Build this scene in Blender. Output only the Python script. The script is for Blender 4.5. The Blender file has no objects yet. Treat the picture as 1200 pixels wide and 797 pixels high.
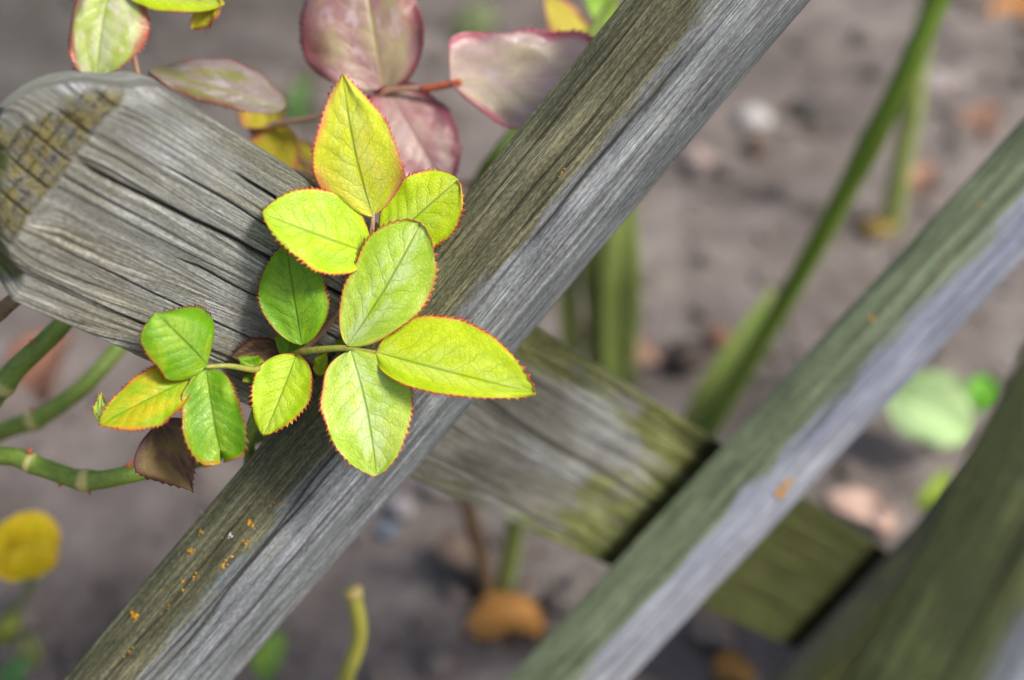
import bpy, math, random
import numpy as np
from mathutils import Vector, Matrix

# ------------------------------------------------------------------ camera, sky, sun, exposure
SC = bpy.context.scene
COL = SC.collection
FX, CX, CY = 1648.0, 600.0, 398.5          # focal length / centre for a 1200 x 797 picture
CAM_H = 0.90
up_c = np.array([.0533, .7778, .6263]); up_c /= np.linalg.norm(up_c)
fw = np.array([0, 0, -1.0]); yc = fw - up_c * (fw @ up_c); yc /= np.linalg.norm(yc)
xc = np.cross(yc, up_c)
MW = np.array([xc, yc, up_c])              # camera-space vector -> world vector
C0 = np.array([0, 0, CAM_H])

def wv(v): return MW @ np.asarray(v, float)
def PX(u, v, d):
    """point at picture position (u, v) and distance d in front of the lens"""
    return C0 + wv([(u - CX) / FX * d, -(v - CY) / FX * d, -d])
def GR(u, v, z=0.0):
    """point of the ground plane seen at (u, v)"""
    k = wv([(u - CX) / FX, -(v - CY) / FX, -1.0])
    return C0 + k * ((z - CAM_H) / k[2])
def gdepth(u, v): return -float((MW.T @ (GR(u, v) - C0))[2])

cam = bpy.data.cameras.new('camera'); camo = bpy.data.objects.new('camera', cam); COL.objects.link(camo)
M4 = Matrix(MW.tolist()).to_4x4(); M4.translation = Vector(C0); camo.matrix_world = M4
cam.sensor_width = 36; cam.lens = 36 * FX / 1200; cam.clip_start = .02; cam.clip_end = 500
cam.dof.use_dof = True; cam.dof.focus_distance = .560; cam.dof.aperture_fstop = 3.5
SC.camera = camo

SUN_EL, SUN_AZ = 52.0, 118.0                # azimuth clockwise from +Y
w = bpy.data.worlds.new('World'); SC.world = w; w.use_nodes = True
nt = w.node_tree; bg = nt.nodes['Background']
sky = nt.nodes.new('ShaderNodeTexSky'); sky.sky_type = 'NISHITA'; sky.sun_disc = False
sky.sun_elevation = math.radians(SUN_EL); sky.sun_rotation = math.radians(SUN_AZ)
sky.air_density = 1.0; sky.dust_density = 4.0; sky.ozone_density = 1.0
nt.links.new(sky.outputs[0], bg.inputs[0]); bg.inputs[1].default_value = .095
sl = bpy.data.lights.new('sun', 'SUN'); slo = bpy.data.objects.new('sun', sl); COL.objects.link(slo)
sl.energy = 2.5; sl.angle = math.radians(14); sl.color = (1, .96, .9)
el, az = math.radians(SUN_EL), math.radians(SUN_AZ)
sd = Vector((math.sin(az) * math.cos(el), math.cos(az) * math.cos(el), math.sin(el)))
slo.rotation_euler = sd.to_track_quat('Z', 'Y').to_euler(); slo.location = sd * 5
SC.view_settings.view_transform = 'Standard'; SC.view_settings.look = 'None'
SC.view_settings.exposure = 0.66; SC.view_settings.gamma = 1.0
SC.view_settings.use_curve_mapping = False

# ------------------------------------------------------------------ helpers
rng = np.random.RandomState(7)
TAB = {}
def vnoise(x, y, seed=0):
    if seed not in TAB: TAB[seed] = np.random.RandomState(seed + 11).rand(256, 256)
    T = TAB[seed]
    x = np.asarray(x, float); y = np.asarray(y, float)
    xi = np.floor(x).astype(int); yi = np.floor(y).astype(int)
    fx = x - xi; fy = y - yi
    fx = fx * fx * (3 - 2 * fx); fy = fy * fy * (3 - 2 * fy)
    a = T[xi % 256, yi % 256]; b = T[(xi + 1) % 256, yi % 256]
    c = T[xi % 256, (yi + 1) % 256]; d = T[(xi + 1) % 256, (yi + 1) % 256]
    return (a * (1 - fx) + b * fx) * (1 - fy) + (c * (1 - fx) + d * fx) * fy
def fbm(x, y, seed=0, o=4, g=.5):
    s = 0; a = 1; t = 0
    for i in range(o):
        s = s + a * vnoise(x * 2**i, y * 2**i, seed + i); t += a; a *= g
    return s / t
def sst(x, a, b):
    t = np.clip((x - a) / (b - a), 0, 1); return t * t * (3 - 2 * t)

ORG = {}                                   # world origin of each object
def mesh_obj(name, V, F, mat, parent=None, origin=None, attrs=None, smooth=True):
    V = np.asarray(V, float); origin = V.mean(0) if origin is None else np.asarray(origin, float)
    me = bpy.data.meshes.new(name)
    me.from_pydata((V - origin).tolist(), [], F if isinstance(F, list) else F.tolist())
    me.update()
    if smooth: me.polygons.foreach_set('use_smooth', np.ones(len(me.polygons), bool))
    for k, a in (attrs or {}).items():
        a = np.asarray(a, np.float32)
        if a.ndim == 2:
            at = me.attributes.new(k, 'FLOAT_VECTOR', 'POINT'); at.data.foreach_set('vector', a.ravel())
        else:
            at = me.attributes.new(k, 'FLOAT', 'POINT'); at.data.foreach_set('value', a.ravel())
    me.materials.append(mat)
    o = bpy.data.objects.new(name, me); COL.objects.link(o)
    ORG[o.name] = origin; place(o, parent, origin)
    return o
def place(o, parent, origin):
    if parent is not None:
        o.parent = parent; o.location = Vector(origin - ORG[parent.name])
    else: o.location = Vector(origin)
def thing(name, origin, label, cat, group=None):
    o = bpy.data.objects.new(name, None); COL.objects.link(o); o.empty_display_size = .02
    ORG[o.name] = np.asarray(origin, float); o.location = Vector(origin)
    return tag(o, label, cat, group)
def tag(o, label, cat, group=None):
    o['label'] = label; o['category'] = cat
    if group: o['group'] = group
    return o
def gridfaces(nr, nc, closed=False):
    i = np.arange(nr - 1)[:, None]; j = np.arange(nc if closed else nc - 1)[None, :]
    j2 = (j + 1) % nc
    return np.stack([i * nc + j, i * nc + j2, (i + 1) * nc + j2, (i + 1) * nc + j], -1).reshape(-1, 4)

class NT:
    def __init__(s, name):
        s.m = bpy.data.materials.new(name); s.m.use_nodes = True; s.t = s.m.node_tree
        s.b = s.t.nodes['Principled BSDF']; s.out = s.t.nodes['Material Output']
    def n(s, typ, **k):
        nd = s.t.nodes.new(typ)
        for a, b in k.items(): setattr(nd, a, b)
        return nd
    def put(s, sock, v):
        if isinstance(v, bpy.types.NodeSocket): s.t.links.new(v, sock)
        elif isinstance(v, (tuple, list)) and sock.type == 'RGBA' and len(v) == 3: sock.default_value = (*v, 1)
        else: sock.default_value = v
    def attr(s, name, out='Fac'): return s.n('ShaderNodeAttribute', attribute_name=name).outputs[out]
    def obj(s): return s.n('ShaderNodeTexCoord').outputs['Object']
    def vm(s, v, sc, add=(0, 0, 0)):
        nd = s.n('ShaderNodeMapping'); s.put(nd.inputs['Vector'], v)
        nd.inputs['Scale'].default_value = sc; nd.inputs['Location'].default_value = add; return nd.outputs[0]
    def noise(s, v, scale=1, det=3, rough=.55, dist=0):
        nd = s.n('ShaderNodeTexNoise'); s.put(nd.inputs['Vector'], v)
        nd.inputs['Scale'].default_value = scale; nd.inputs['Detail'].default_value = det
        nd.inputs['Roughness'].default_value = rough; nd.inputs['Distortion'].default_value = dist
        return nd.outputs['Fac']
    def voro(s, v, scale=1, feat='F1', out='Distance'):
        nd = s.n('ShaderNodeTexVoronoi', feature=feat); s.put(nd.inputs['Vector'], v)
        nd.inputs['Scale'].default_value = scale; return nd.outputs[out]
    def ma(s, op, a, b=0.0, c=0.0, clamp=False):
        nd = s.n('ShaderNodeMath', operation=op, use_clamp=clamp)
        s.put(nd.inputs[0], a); s.put(nd.inputs[1], b)
        if op in('MULTIPLY_ADD', 'SMOOTH_MIN'): s.put(nd.inputs[2], c)
        return nd.outputs[0]
    def mr(s, v, a, b, c=0.0, d=1.0, smooth=True):
        nd = s.n('ShaderNodeMapRange', interpolation_type='SMOOTHSTEP' if smooth else 'LINEAR')
        for i, q in enumerate((v, a, b, c, d)): s.put(nd.inputs[i], q)
        return nd.outputs[0]
    def ramp(s, f, stops):
        nd = s.n('ShaderNodeValToRGB'); s.put(nd.inputs[0], f); e = nd.color_ramp.elements
        while len(e) < len(stops): e.new(.5)
        for q, (p, c) in zip(e, stops): q.position = p; q.color = (*c, 1)
        return nd.outputs[0]
    def mix(s, f, a, b, mode='MIX'):
        nd = s.n('ShaderNodeMix', data_type='RGBA', blend_type=mode)
        s.put(nd.inputs[0], f); s.put(nd.inputs[6], a); s.put(nd.inputs[7], b); return nd.outputs[2]
    def sep(s, v):
        nd = s.n('ShaderNodeSeparateXYZ'); s.put(nd.inputs[0], v); return nd.outputs
    def bump(s, h, st=.5, dist=.001, nrm=None):
        nd = s.n('ShaderNodeBump'); s.put(nd.inputs['Height'], h); nd.inputs['Strength'].default_value = st
        nd.inputs['Distance'].default_value = dist
        if nrm is not None: s.put(nd.inputs['Normal'], nrm)
        return nd.outputs[0]

def srgb(r, g, b):
    f = lambda c: (c / 255 / 12.92) if c <= 10 else ((c / 255 + .055) / 1.055) ** 2.4
    return (f(r), f(g), f(b))
def sc(c, k): return tuple(min(.9, x * k) for x in c)

# ------------------------------------------------------------------ ground
def mat_soil():
    N = NT('soil'); o = N.obj()
    a = N.noise(o, 2.2, 4, .6); b = N.noise(o, 14, 5, .65); c = N.noise(o, 90, 4, .7)
    f = N.ma('ADD', N.ma('MULTIPLY', a, .35), N.ma('ADD', N.ma('MULTIPLY', b, .45), N.ma('MULTIPLY', c, .2)))
    col = N.ramp(f, [(.36, (.08, .066, .058)), (.46, (.165, .138, .123)), (.54, (.235, .20, .18)), (.64, (.33, .29, .264))])
    ox, oy, oz = N.sep(o)
    far_left = N.ma('ADD', N.ma('SUBTRACT', N.ma('MULTIPLY', oy, .55), N.ma('MULTIPLY', ox, .9)), N.ma('MULTIPLY', N.ma('SUBTRACT', a, .5), 1.2))
    col = N.mix(N.mr(far_left, .85, 1.7, 0, .9), col, N.mix(1.0, col, (.40, .43, .43), 'MULTIPLY'))  # soil colour gets darker towards the far left, broken up by noise
    N.put(N.b.inputs['Base Color'], col); N.b.inputs['Roughness'].default_value = .95
    N.b.inputs['Specular IOR Level'].default_value = .2
    N.put(N.b.inputs['Normal'], N.bump(N.ma('ADD', b, c), .8, .012))
    return N.m
SOIL = mat_soil()
s = np.linspace(-1, 1, 420)
gx = np.sinh(s * 4.2) / np.sinh(4.2) * 60
X, Y = np.meshgrid(gx, gx + 1.35 * 0, indexing='ij'); Y = Y + 1.3
def soil_z(X, Y):
    r = np.hypot(X, Y - 1.3); k = 1 - sst(r, 4, 10)
    return k * ((fbm(X * 3 + 40, Y * 3 + 40, 3, 3) - .5) * .05 + (fbm(X * 18 + 9, Y * 18 + 30, 5, 3) - .5) * .035)
Z = soil_z(X, Y)
g = mesh_obj('ground', np.stack([X, Y, Z], -1).reshape(-1, 3), gridfaces(420, 420)[:, ::-1], SOIL, origin=(0, 0, 0))
g['kind'] = 'structure'

ICO_V, ICO_F = None, None
def ico():
    p = (1 + 5 ** .5) / 2
    V = np.array([(-1, p, 0), (1, p, 0), (-1, -p, 0), (1, -p, 0), (0, -1, p), (0, 1, p), (0, -1, -p), (0, 1, -p),
                  (p, 0, -1), (p, 0, 1), (-p, 0, -1), (-p, 0, 1)], float); V /= np.linalg.norm(V[0])
    F = np.array([(0, 11, 5), (0, 5, 1), (0, 1, 7), (0, 7, 10), (0, 10, 11), (1, 5, 9), (5, 11, 4), (11, 10, 2), (10, 7, 6),
                  (7, 1, 8), (3, 9, 4), (3, 4, 2), (3, 2, 6), (3, 6, 8), (3, 8, 9), (4, 9, 5), (2, 4, 11), (6, 2, 10), (8, 6, 7), (9, 8, 1)])
    return V, F
ICO_V, ICO_F = ico()
VS, FS = [], []; k = 0
for i in range(5200):
    x, y = rng.uniform(-1.6, 1.7), rng.uniform(.2, 3.6)
    r = .0025 + .012 * rng.rand() ** 3.0
    v = ICO_V * (1 + .35 * (rng.rand(12, 1) - .5)) * r * np.array([1 + .5 * rng.rand(), 1 + .5 * rng.rand(), .75])
    a = rng.rand() * 6.28; R = np.array([[math.cos(a), -math.sin(a), 0], [math.sin(a), math.cos(a), 0], [0, 0, 1]])
    z = float(soil_z(np.array(x), np.array(y)))
    VS.append(v @ R.T + (x, y, z + r * .3)); FS.append(ICO_F + 12 * i)
cl = mesh_obj('soil_crumbs', np.concatenate(VS), np.concatenate(FS), SOIL, origin=(0, 0, 0))
cl['kind'] = 'stuff'; cl['label'] = 'grey brown crumbs of soil scattered over the ground'; cl['category'] = 'soil'

# ------------------------------------------------------------------ fence
P_ = wv([.57064, -.35003, -.742865]); R_ = wv([.645959, .749885, .142862]); N_ = wv([.507057, -.561383, .65402])
F0 = PX(102.4, 230.5, .5)
def FN(t, s_, z): return F0 + P_ * t + R_ * s_ + N_ * z

def mat_wood(name, dark, mid, light, moss_d, moss_l, bscale=1.0, lich=0.0, mosscut=.5, endc=None, tintb=None, linef=.45, streak=None):
    """weathered timber; grain follows wc = (along, across, seed) in metres"""
    N = NT(name); co = N.attr('wc', 'Vector')
    g1 = N.noise(N.vm(co, (22, 1150, 1)), 1, 5, .7)
    g2 = N.noise(N.vm(co, (9, 420, 1)), 1, 5, .65, .25)
    g3 = N.noise(N.vm(co, (30, 75, 1)), 1, 4, .6)
    g4 = N.noise(N.vm(co, (430, 1500, 1)), 1, 4, .75)
    g5 = N.noise(N.vm(co, (7, 18, 1)), 1, 3, .5)
    n6 = N.noise(N.vm(co, (4, 300, 1), (0, 3, 0)), 1, 4, .6, .2)
    n7 = N.noise(N.vm(co, (12, 520, 1), (2, 7, 0)), 1, 3, .6, .2)
    ln6 = N.mr(N.ma('ABSOLUTE', N.ma('SUBTRACT', n6, .5)), .028, .006)
    ln7 = N.mr(N.ma('ABSOLUTE', N.ma('SUBTRACT', n7, .5)), .03, .006)
    lines = N.ma('MAXIMUM', N.ma('MULTIPLY', ln6, N.mr(g3, .34, .56)), N.ma('MULTIPLY', ln7, N.mr(g5, .62, .42, .1, .7)))
    gr = N.ma('ADD', N.ma('MULTIPLY', g1, .40), N.ma('ADD', N.ma('MULTIPLY', g2, .22), N.ma('MULTIPLY', g4, .38)))
    tone = N.ma('ADD', gr, N.ma('MULTIPLY', N.ma('SUBTRACT', g3, .5), .30))
    base = N.ramp(tone, [(.36, dark), (.45, tuple((a + b) / 2 for a, b in zip(dark, mid))), (.52, mid), (.64, light)])
    if streak: base = N.mix(N.ma('MULTIPLY', N.mr(N.noise(N.vm(co, (6, 110, 1), (4, 9, 0)), 1, 4, .65), .50, .64), .75), base, N.mix(1.0, base, streak, 'MULTIPLY'))
    if tintb: base = N.mix(N.mr(g5, .42, .62), base, N.mix(1.0, base, tintb, 'MULTIPLY'))
    mo = N.ramp(N.ma('ADD', N.ma('MULTIPLY', N.ma('ADD', N.ma('MULTIPLY', g4, .45), N.ma('ADD', N.ma('MULTIPLY', g1, .35), N.ma('MULTIPLY', g2, .2))), .75), N.ma('MULTIPLY', g3, .25)), [(.38, sc(moss_d, .35)), (.48, moss_d), (.545, moss_l), (.62, sc(moss_l, 1.7))])
    gs = N.noise(N.vm(co, (10, 160, 1), (6, 2, 0)), 1, 5, .7)
    mf = N.ma('ADD', N.attr('moss'), N.ma('ADD', N.ma('MULTIPLY', N.ma('SUBTRACT', g3, .5), .8), N.ma('ADD', N.ma('MULTIPLY', N.ma('SUBTRACT', gs, .5), 1.1), N.ma('MULTIPLY', N.ma('SUBTRACT', g1, .5), .7))))
    mo = N.mix(N.mr(mf, 1.0, 1.5, 0, .85), mo, sc(moss_d, .38))  # densest moss darkens; also carries painted shade on the crossing slat
    col = N.mix(N.mr(mf, mosscut - .22, mosscut + .3), base, mo)
    if endc:
        e1 = N.noise(N.obj(), 900, 4, .7)
        col = N.mix(N.attr('endg'), col, N.mix(N.mr(N.noise(N.obj(), 160, 3, .6), .4, .62), N.ramp(e1, [(.3, sc(endc, .35)), (.5, endc), (.7, sc(endc, 1.6))]), N.ramp(e1, [(.3, (.05, .05, .045)), (.5, (.15, .145, .12)), (.7, (.28, .27, .23))])))
    if lich > 0:
        vd = N.voro(N.vm(co, (300, 520, 1)), 1); vn = N.noise(N.vm(co, (60, 110, 1)), 1, 2)
        sp = N.ma('MULTIPLY', N.mr(N.ma('ADD', vd, N.ma('MULTIPLY', g4, .5)), .62, .32), N.mr(vn, .52, .68))
        col = N.mix(N.ma('MULTIPLY', sp, lich), col, (.36, .38, .30))
    gv = N.ma('MAXIMUM', N.attr('groove'), N.ma('MULTIPLY', lines, linef))
    col = N.mix(N.ma('MULTIPLY', gv, .93), col, (.012, .011, .009))
    N.put(N.b.inputs['Base Color'], col); N.b.inputs['Roughness'].default_value = .8
    N.b.inputs['Specular IOR Level'].default_value = .28
    h = N.ma('SUBTRACT', N.ma('ADD', N.ma('MULTIPLY', g1, .6), N.ma('ADD', N.ma('MULTIPLY', g2, .8), N.ma('MULTIPLY', g4, .6))), N.ma('MULTIPLY', lines, .5))
    N.put(N.b.inputs['Normal'], N.bump(h, .75 * bscale, .0011))
    return N.m

def set_frame(o, O, X, Yv, Zv):
    m = Matrix(np.stack([X, Yv, Zv], 1).tolist()).to_4x4(); m.translation = Vector(O); o.matrix_world = m

def front_slat(name, O, dirv, a0, a1, mat, seed, label, fine=.0016, w_=.0713, h_=.0309, split=131, algae=None, grooves=(), nrm=None, group=None):
    """half-round slat: flat back at z = 0, arc towards +z, x runs along it"""
    nrm = N_ if nrm is None else nrm
    Xa = dirv / np.linalg.norm(dirv); Za = nrm - Xa * (nrm @ Xa); Za /= np.linalg.norm(Za); Ya = np.cross(Za, Xa) * -1
    # +y must run the same way as P_
    if Ya @ P_ < 0: Ya = -Ya
    NP = 200
    phd = np.linspace(181, -1, NP); ph = np.radians(np.clip(phd, 0, 180))
    a = np.arange(a0, a1, fine); na = len(a)
    A, PH = np.meshgrid(a, ph, indexing='ij'); PD = np.degrees(PH)
    wig = (fbm(A * 4, PH * 0 + seed, seed, 3) - .5)
    y = w_ / 2 * np.cos(PH) + wig * .004; z = h_ * np.sin(PH) ** .92
    s_arc = PH * w_ * .5
    ridge = .0012 * np.exp(-((PD - split) / 7.0) ** 2)
    lines = (fbm(A * 7 + 3, s_arc * 420 + wig * 3, seed + 20, 3) - .5) * .0011 + (fbm(A * 3, s_arc * 120, seed + 30, 2) - .5) * .0016
    gv = np.zeros_like(A); dep = np.zeros_like(A)
    for (p0, slope, b0, b1, wd, dp) in grooves:
        c = p0 + slope * (A - b0) + (fbm(A * 22, A * 0 + p0, seed + 40, 3) - .5) * 7
        e = np.exp(-((PD - c) / wd) ** 2) * sst(A, b0, b0 + .03) * (1 - sst(A, b1 - .03, b1))
        e = e * (.55 + .45 * sst(fbm(A * 30, A * 0 + 7, seed + 50, 2), .3, .6))
        gv = np.maximum(gv, e); dep += e * dp
    # many short checks along the grain
    ck = sst(fbm(A * 11 + seed, s_arc * 800, seed + 60, 2), .72, .82); gv = np.maximum(gv, ck * .5); dep += ck * .0006
    edge = np.where((phd > 180) | (phd < 0), 1.0, 0.0)[None, :]
    off = (ridge + lines - dep) * (1 - edge)
    y = y + off * np.cos(PH); z = z + off * np.sin(PH)
    z = np.maximum(z, 0.0006) * (1 - edge)
    y = y * (1 - .02 * edge)
    V = np.stack([A, y, z], -1).reshape(-1, 3)
    F = gridfaces(na, NP, True)
    F = F.tolist() + [list(range(NP)), list(range((na - 1) * NP, na * NP))[::-1]]
    moss = sst(PD, split - 7, split + 5) if algae is None else algae(A, PD)
    o = mesh_obj(name, V, F, mat, origin=(0, 0, 0), attrs={
        'wc': np.stack([A, s_arc, A * 0 + seed * 3.7], -1).reshape(-1, 3), 'moss': moss.ravel(), 'groove': gv.ravel()})
    set_frame(o, O, Xa, Ya, Za); ORG[o.name] = O
    if np.linalg.det(np.stack([Xa, Ya, Za], 1)) < 0:      # keep a right-handed frame
        co = np.array(V); co[:, 1] *= -1
        o.data.vertices.foreach_set('co', co.ravel()); o.data.flip_normals(); o.data.update(); set_frame(o, O, Xa, -Ya, Za)
    return tag(o, label, 'fence slat', group)

GAP = .008
WD1 = mat_wood('wood_blue_grey', srgb(80, 82, 83), srgb(152, 157, 158), srgb(208, 214, 215), srgb(92, 92, 68), srgb(132, 130, 102), 1.1, .3, tintb=(.95, .93, .97), streak=(.66, .73, .70))
WD2 = mat_wood('wood_lavender_grey', srgb(112, 115, 124), srgb(168, 172, 182), srgb(206, 210, 218), srgb(98, 110, 84), srgb(128, 140, 112), 1.0, .2, tintb=(.72, .75, .84), streak=(.85, .88, .95))
WD3 = mat_wood('wood_dark_mossy', srgb(70, 74, 80), srgb(120, 126, 136), srgb(165, 172, 182), srgb(56, 64, 34), srgb(84, 92, 54), 1.0, .3)

def slat_dir(deg):
    c, s2 = math.cos(math.radians(deg)), math.sin(math.radians(deg)); return R_ * c + P_ * s2
def algae1(A, PD):
    sp = 131 + (fbm(A * 9, A * 0, 77, 3) - .5) * 30 + (fbm(A * 60, PD * .12, 78, 3) - .5) * 16
    m = .12 + .88 * (.5 * sst(PD, sp - 34, sp + 12) + .5 * sst(PD, sp - 10, sp + 8))
    band = .52 * sst(PD, 70, 110) * sst(A, -.1, .12) * (1 - sst(PD, sp - 8, sp)) * .5
    rim = .55 * (1 - sst(PD, 38, 50))
    return np.maximum(m, np.maximum(band, rim * sst(A, -.05, .1)))
O1 = FN(.164, 0, GAP + .005)
slat1 = front_slat('fence_slat', O1, slat_dir(-.5), -.72, .36, WD1, 1,
    'sharply focused grey slat with olive upper side, crossing behind the bright rose leaves', .0013,
    algae=algae1, grooves=[(117, -6, -.02, .36, 1.5, .0022), (126, 4, -.3, .12, .9, .0012), (150, 3, -.4, -.05, .8, .001), (104, -8, -.6, .02, 1.0, .0012),
                           (140, -2, .02, .3, .8, .0011), (88, 3, .0, .3, .8, .0009), (72, 0, -.2, .2, .8, .0009), (161, 2, .0, .25, .7, .0009), (132, 0, .08, .36, .8, .0012), (121, 3, -.5, -.02, 1.2, .0018)],
    group='half-round slats of the fence')
def algae2(A, PD):
    sp = 137 + (fbm(A * 8, A * 0, 97, 3) - .5) * 20 + (fbm(A * 50, PD * .1, 98, 3) - .5) * 14; return .08 + .9 * (.45 * sst(PD, sp - 34, sp + 12) + .55 * sst(PD, sp - 11, sp + 8))
slat2 = front_slat('fence_slat', FN(.4270, 0, GAP + .010), slat_dir(1.15), -.55, .62, WD2, 2,
    'slightly blurred slat with pale lavender-grey side and soft green top, right of the leaves', .002,
    algae=algae2, grooves=[(116, -4, -.5, .0, 1.6, .002), (112, 4, .05, .5, 1.2, .0014), (95, 0, -.4, .3, 1.1, .001), (140, 0, -.3, .4, 1.0, .001)],
    group='half-round slats of the fence')
WD5 = mat_wood('wood_dark_grey_olive', srgb(32, 33, 30), srgb(58, 60, 56), srgb(88, 92, 86), srgb(44, 48, 20), srgb(70, 76, 32), 1.0, .1)  # darker grey-olive wood for the farthest front slat
slat3 = front_slat('fence_slat', FN(.679, 0, GAP + .008), slat_dir(.4), -.3, .75, WD5, 3,
    'dark slat half hidden behind the mossy foreground slat at lower right', .003,
    algae=lambda A, PD: .42 + .55 * sst(PD, 160, 120), grooves=[(116, -4, -.2, .5, 1.6, .002)], group='half-round slats of the fence')
def algae4(A, PD):
    sp = 124 + (fbm(A * 7, A * 0, 57, 3) - .5) * 26; return sst(PD, sp - 20, sp + 14)
ptA, ptB = PX(1294, 464, .405), PX(1080, 862, .405)
d4 = ptA - ptB; d4 /= np.linalg.norm(d4)
mid4 = (ptA + ptB) / 2
slat4 = front_slat('fence_slat', mid4 - N_ * .012, d4, -.84, .4, WD3, 4,
    'large out-of-focus mossy slat in the bottom right corner, nearest to the camera', .003,
    algae=algae4, grooves=[(110, -4, -.4, .4, 1.6, .002), (140, 3, -.4, .3, 1.4, .0016)], group='half-round slats of the fence')

# ---- orange lichen and white specks on the first slat
def blob(c, r, nrm, flat, rs):
    t1 = np.cross(nrm, [.3, .5, .8]); t1 /= np.linalg.norm(t1); t2 = np.cross(nrm, t1)
    k = 9; V = [c + nrm * r * flat]; F = []
    for j in range(k):
        q = 6.283 * j / k; rr = r * (.6 + .6 * rs.rand()); V.append(c + (t1 * math.cos(q) + t2 * math.sin(q)) * rr)
    for j in range(k): F.append([0, 1 + j, 1 + (j + 1) % k])
    return np.array(V), F
def simple(name, col, rough=.6, var=.25, scale=60, trans=0.0):
    N = NT(name); f = N.noise(N.obj(), scale, 4, .6)
    N.put(N.b.inputs['Base Color'], N.ramp(f, [(.3, sc(col, 1 - var)), (.5, col), (.7, sc(col, 1 + var))]))
    N.b.inputs['Roughness'].default_value = rough; N.b.inputs['Specular IOR Level'].default_value = .3
    N.put(N.b.inputs['Normal'], N.bump(f, .3, .002))
    return N.m
LICH_O = simple('lichen_orange', (.62, .30, .012), .8, .35, 900)
LICH_W = simple('lichen_white', (.62, .62, .58), .8, .2, 900)
def on_slat(slat, u, v):
    """point and normal where the picture ray (u, v) meets a slat's arc"""
    mw = np.array(slat.matrix_world); inv = np.linalg.inv(mw)
    o = (inv @ np.append(C0, 1))[:3]; k = (inv @ np.append(wv([(u - CX) / FX, -(v - CY) / FX, -1.0]), 0))[:3]
    A_, B_ = .0713 / 2, .0309
    aa = (k[1] / A_) ** 2 + (k[2] / B_) ** 2; bb = 2 * (o[1] * k[1] / A_ ** 2 + o[2] * k[2] / B_ ** 2); cc = (o[1] / A_) ** 2 + (o[2] / B_) ** 2 - 1
    dd = bb * bb - 4 * aa * cc
    if dd < 0: return None
    t = (-bb - math.sqrt(dd)) / (2 * aa); p = o + k * t
    nn = np.array([0, p[1] / A_ ** 2, p[2] / B_ ** 2]); nn /= np.linalg.norm(nn)
    return p, nn
def lichen(slat, spots, mat, name, label):
    VS, FS, n0 = [], [], 0; rs = np.random.RandomState(5)
    for (u, v, r) in spots:
        h = on_slat(slat, u, v)
        if h is None: continue
        for q in range(11 if r > 2 else 3):
            p, nn = h; jit = rs.normal(0, 1, 3) * r * .00034 * .62; jit[0] *= 1.7
            c = p + jit - nn * (jit @ nn) + nn * .0009
            V, F = blob(c, r * .00034 * (.18 + .42 * rs.rand() ** 2), nn, .35, rs)
            VS.append(V); FS += [[i + n0 for i in f] for f in F]; n0 += len(V)
    me = bpy.data.meshes.new(name); me.from_pydata(np.concatenate(VS).tolist(), [], FS); me.materials.append(mat)
    o = bpy.data.objects.new(name, me); COL.objects.link(o); o.parent = slat; o['kind'] = 'stuff'; o['label'] = label
bpy.context.view_layer.update()
OS = [(292, 612, 4), (291, 635, 4), (265, 661, 5), (236, 624, 3), (225, 647, 5), (213, 662, 2), (230, 676, 4), (251, 665, 2), (219, 690, 4), (205, 686, 3), (190, 692, 2),
      (199, 713, 3), (189, 720, 2), (158, 724, 5), (199, 733, 5), (202, 726, 2), (163, 735, 2), (154, 767, 6), (228, 713, 3), (263, 629, 2), (198, 698, 2), (337, 590, 3), (745, 84, 3), (657, 201, 3), (318, 591, 2), (170, 745, 2), (243, 650, 2), (279, 640, 2)]
lichen(slat1, OS, LICH_O, 'lichen', 'small orange lichen crusts')
lichen(slat1, [(237, 600, 2), (270, 626, 2.5), (300, 618, 2), (720, 118, 2), (770, 50, 2)], LICH_W, 'pale_speck', 'tiny white specks')
lichen(slat2, [(1020, 372, 4), (1098, 310, 4), (915, 575, 9), (920, 570, 8), (1150, 240, 4)], LICH_O, 'lichen', 'blurred ochre lichen spots')

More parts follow.
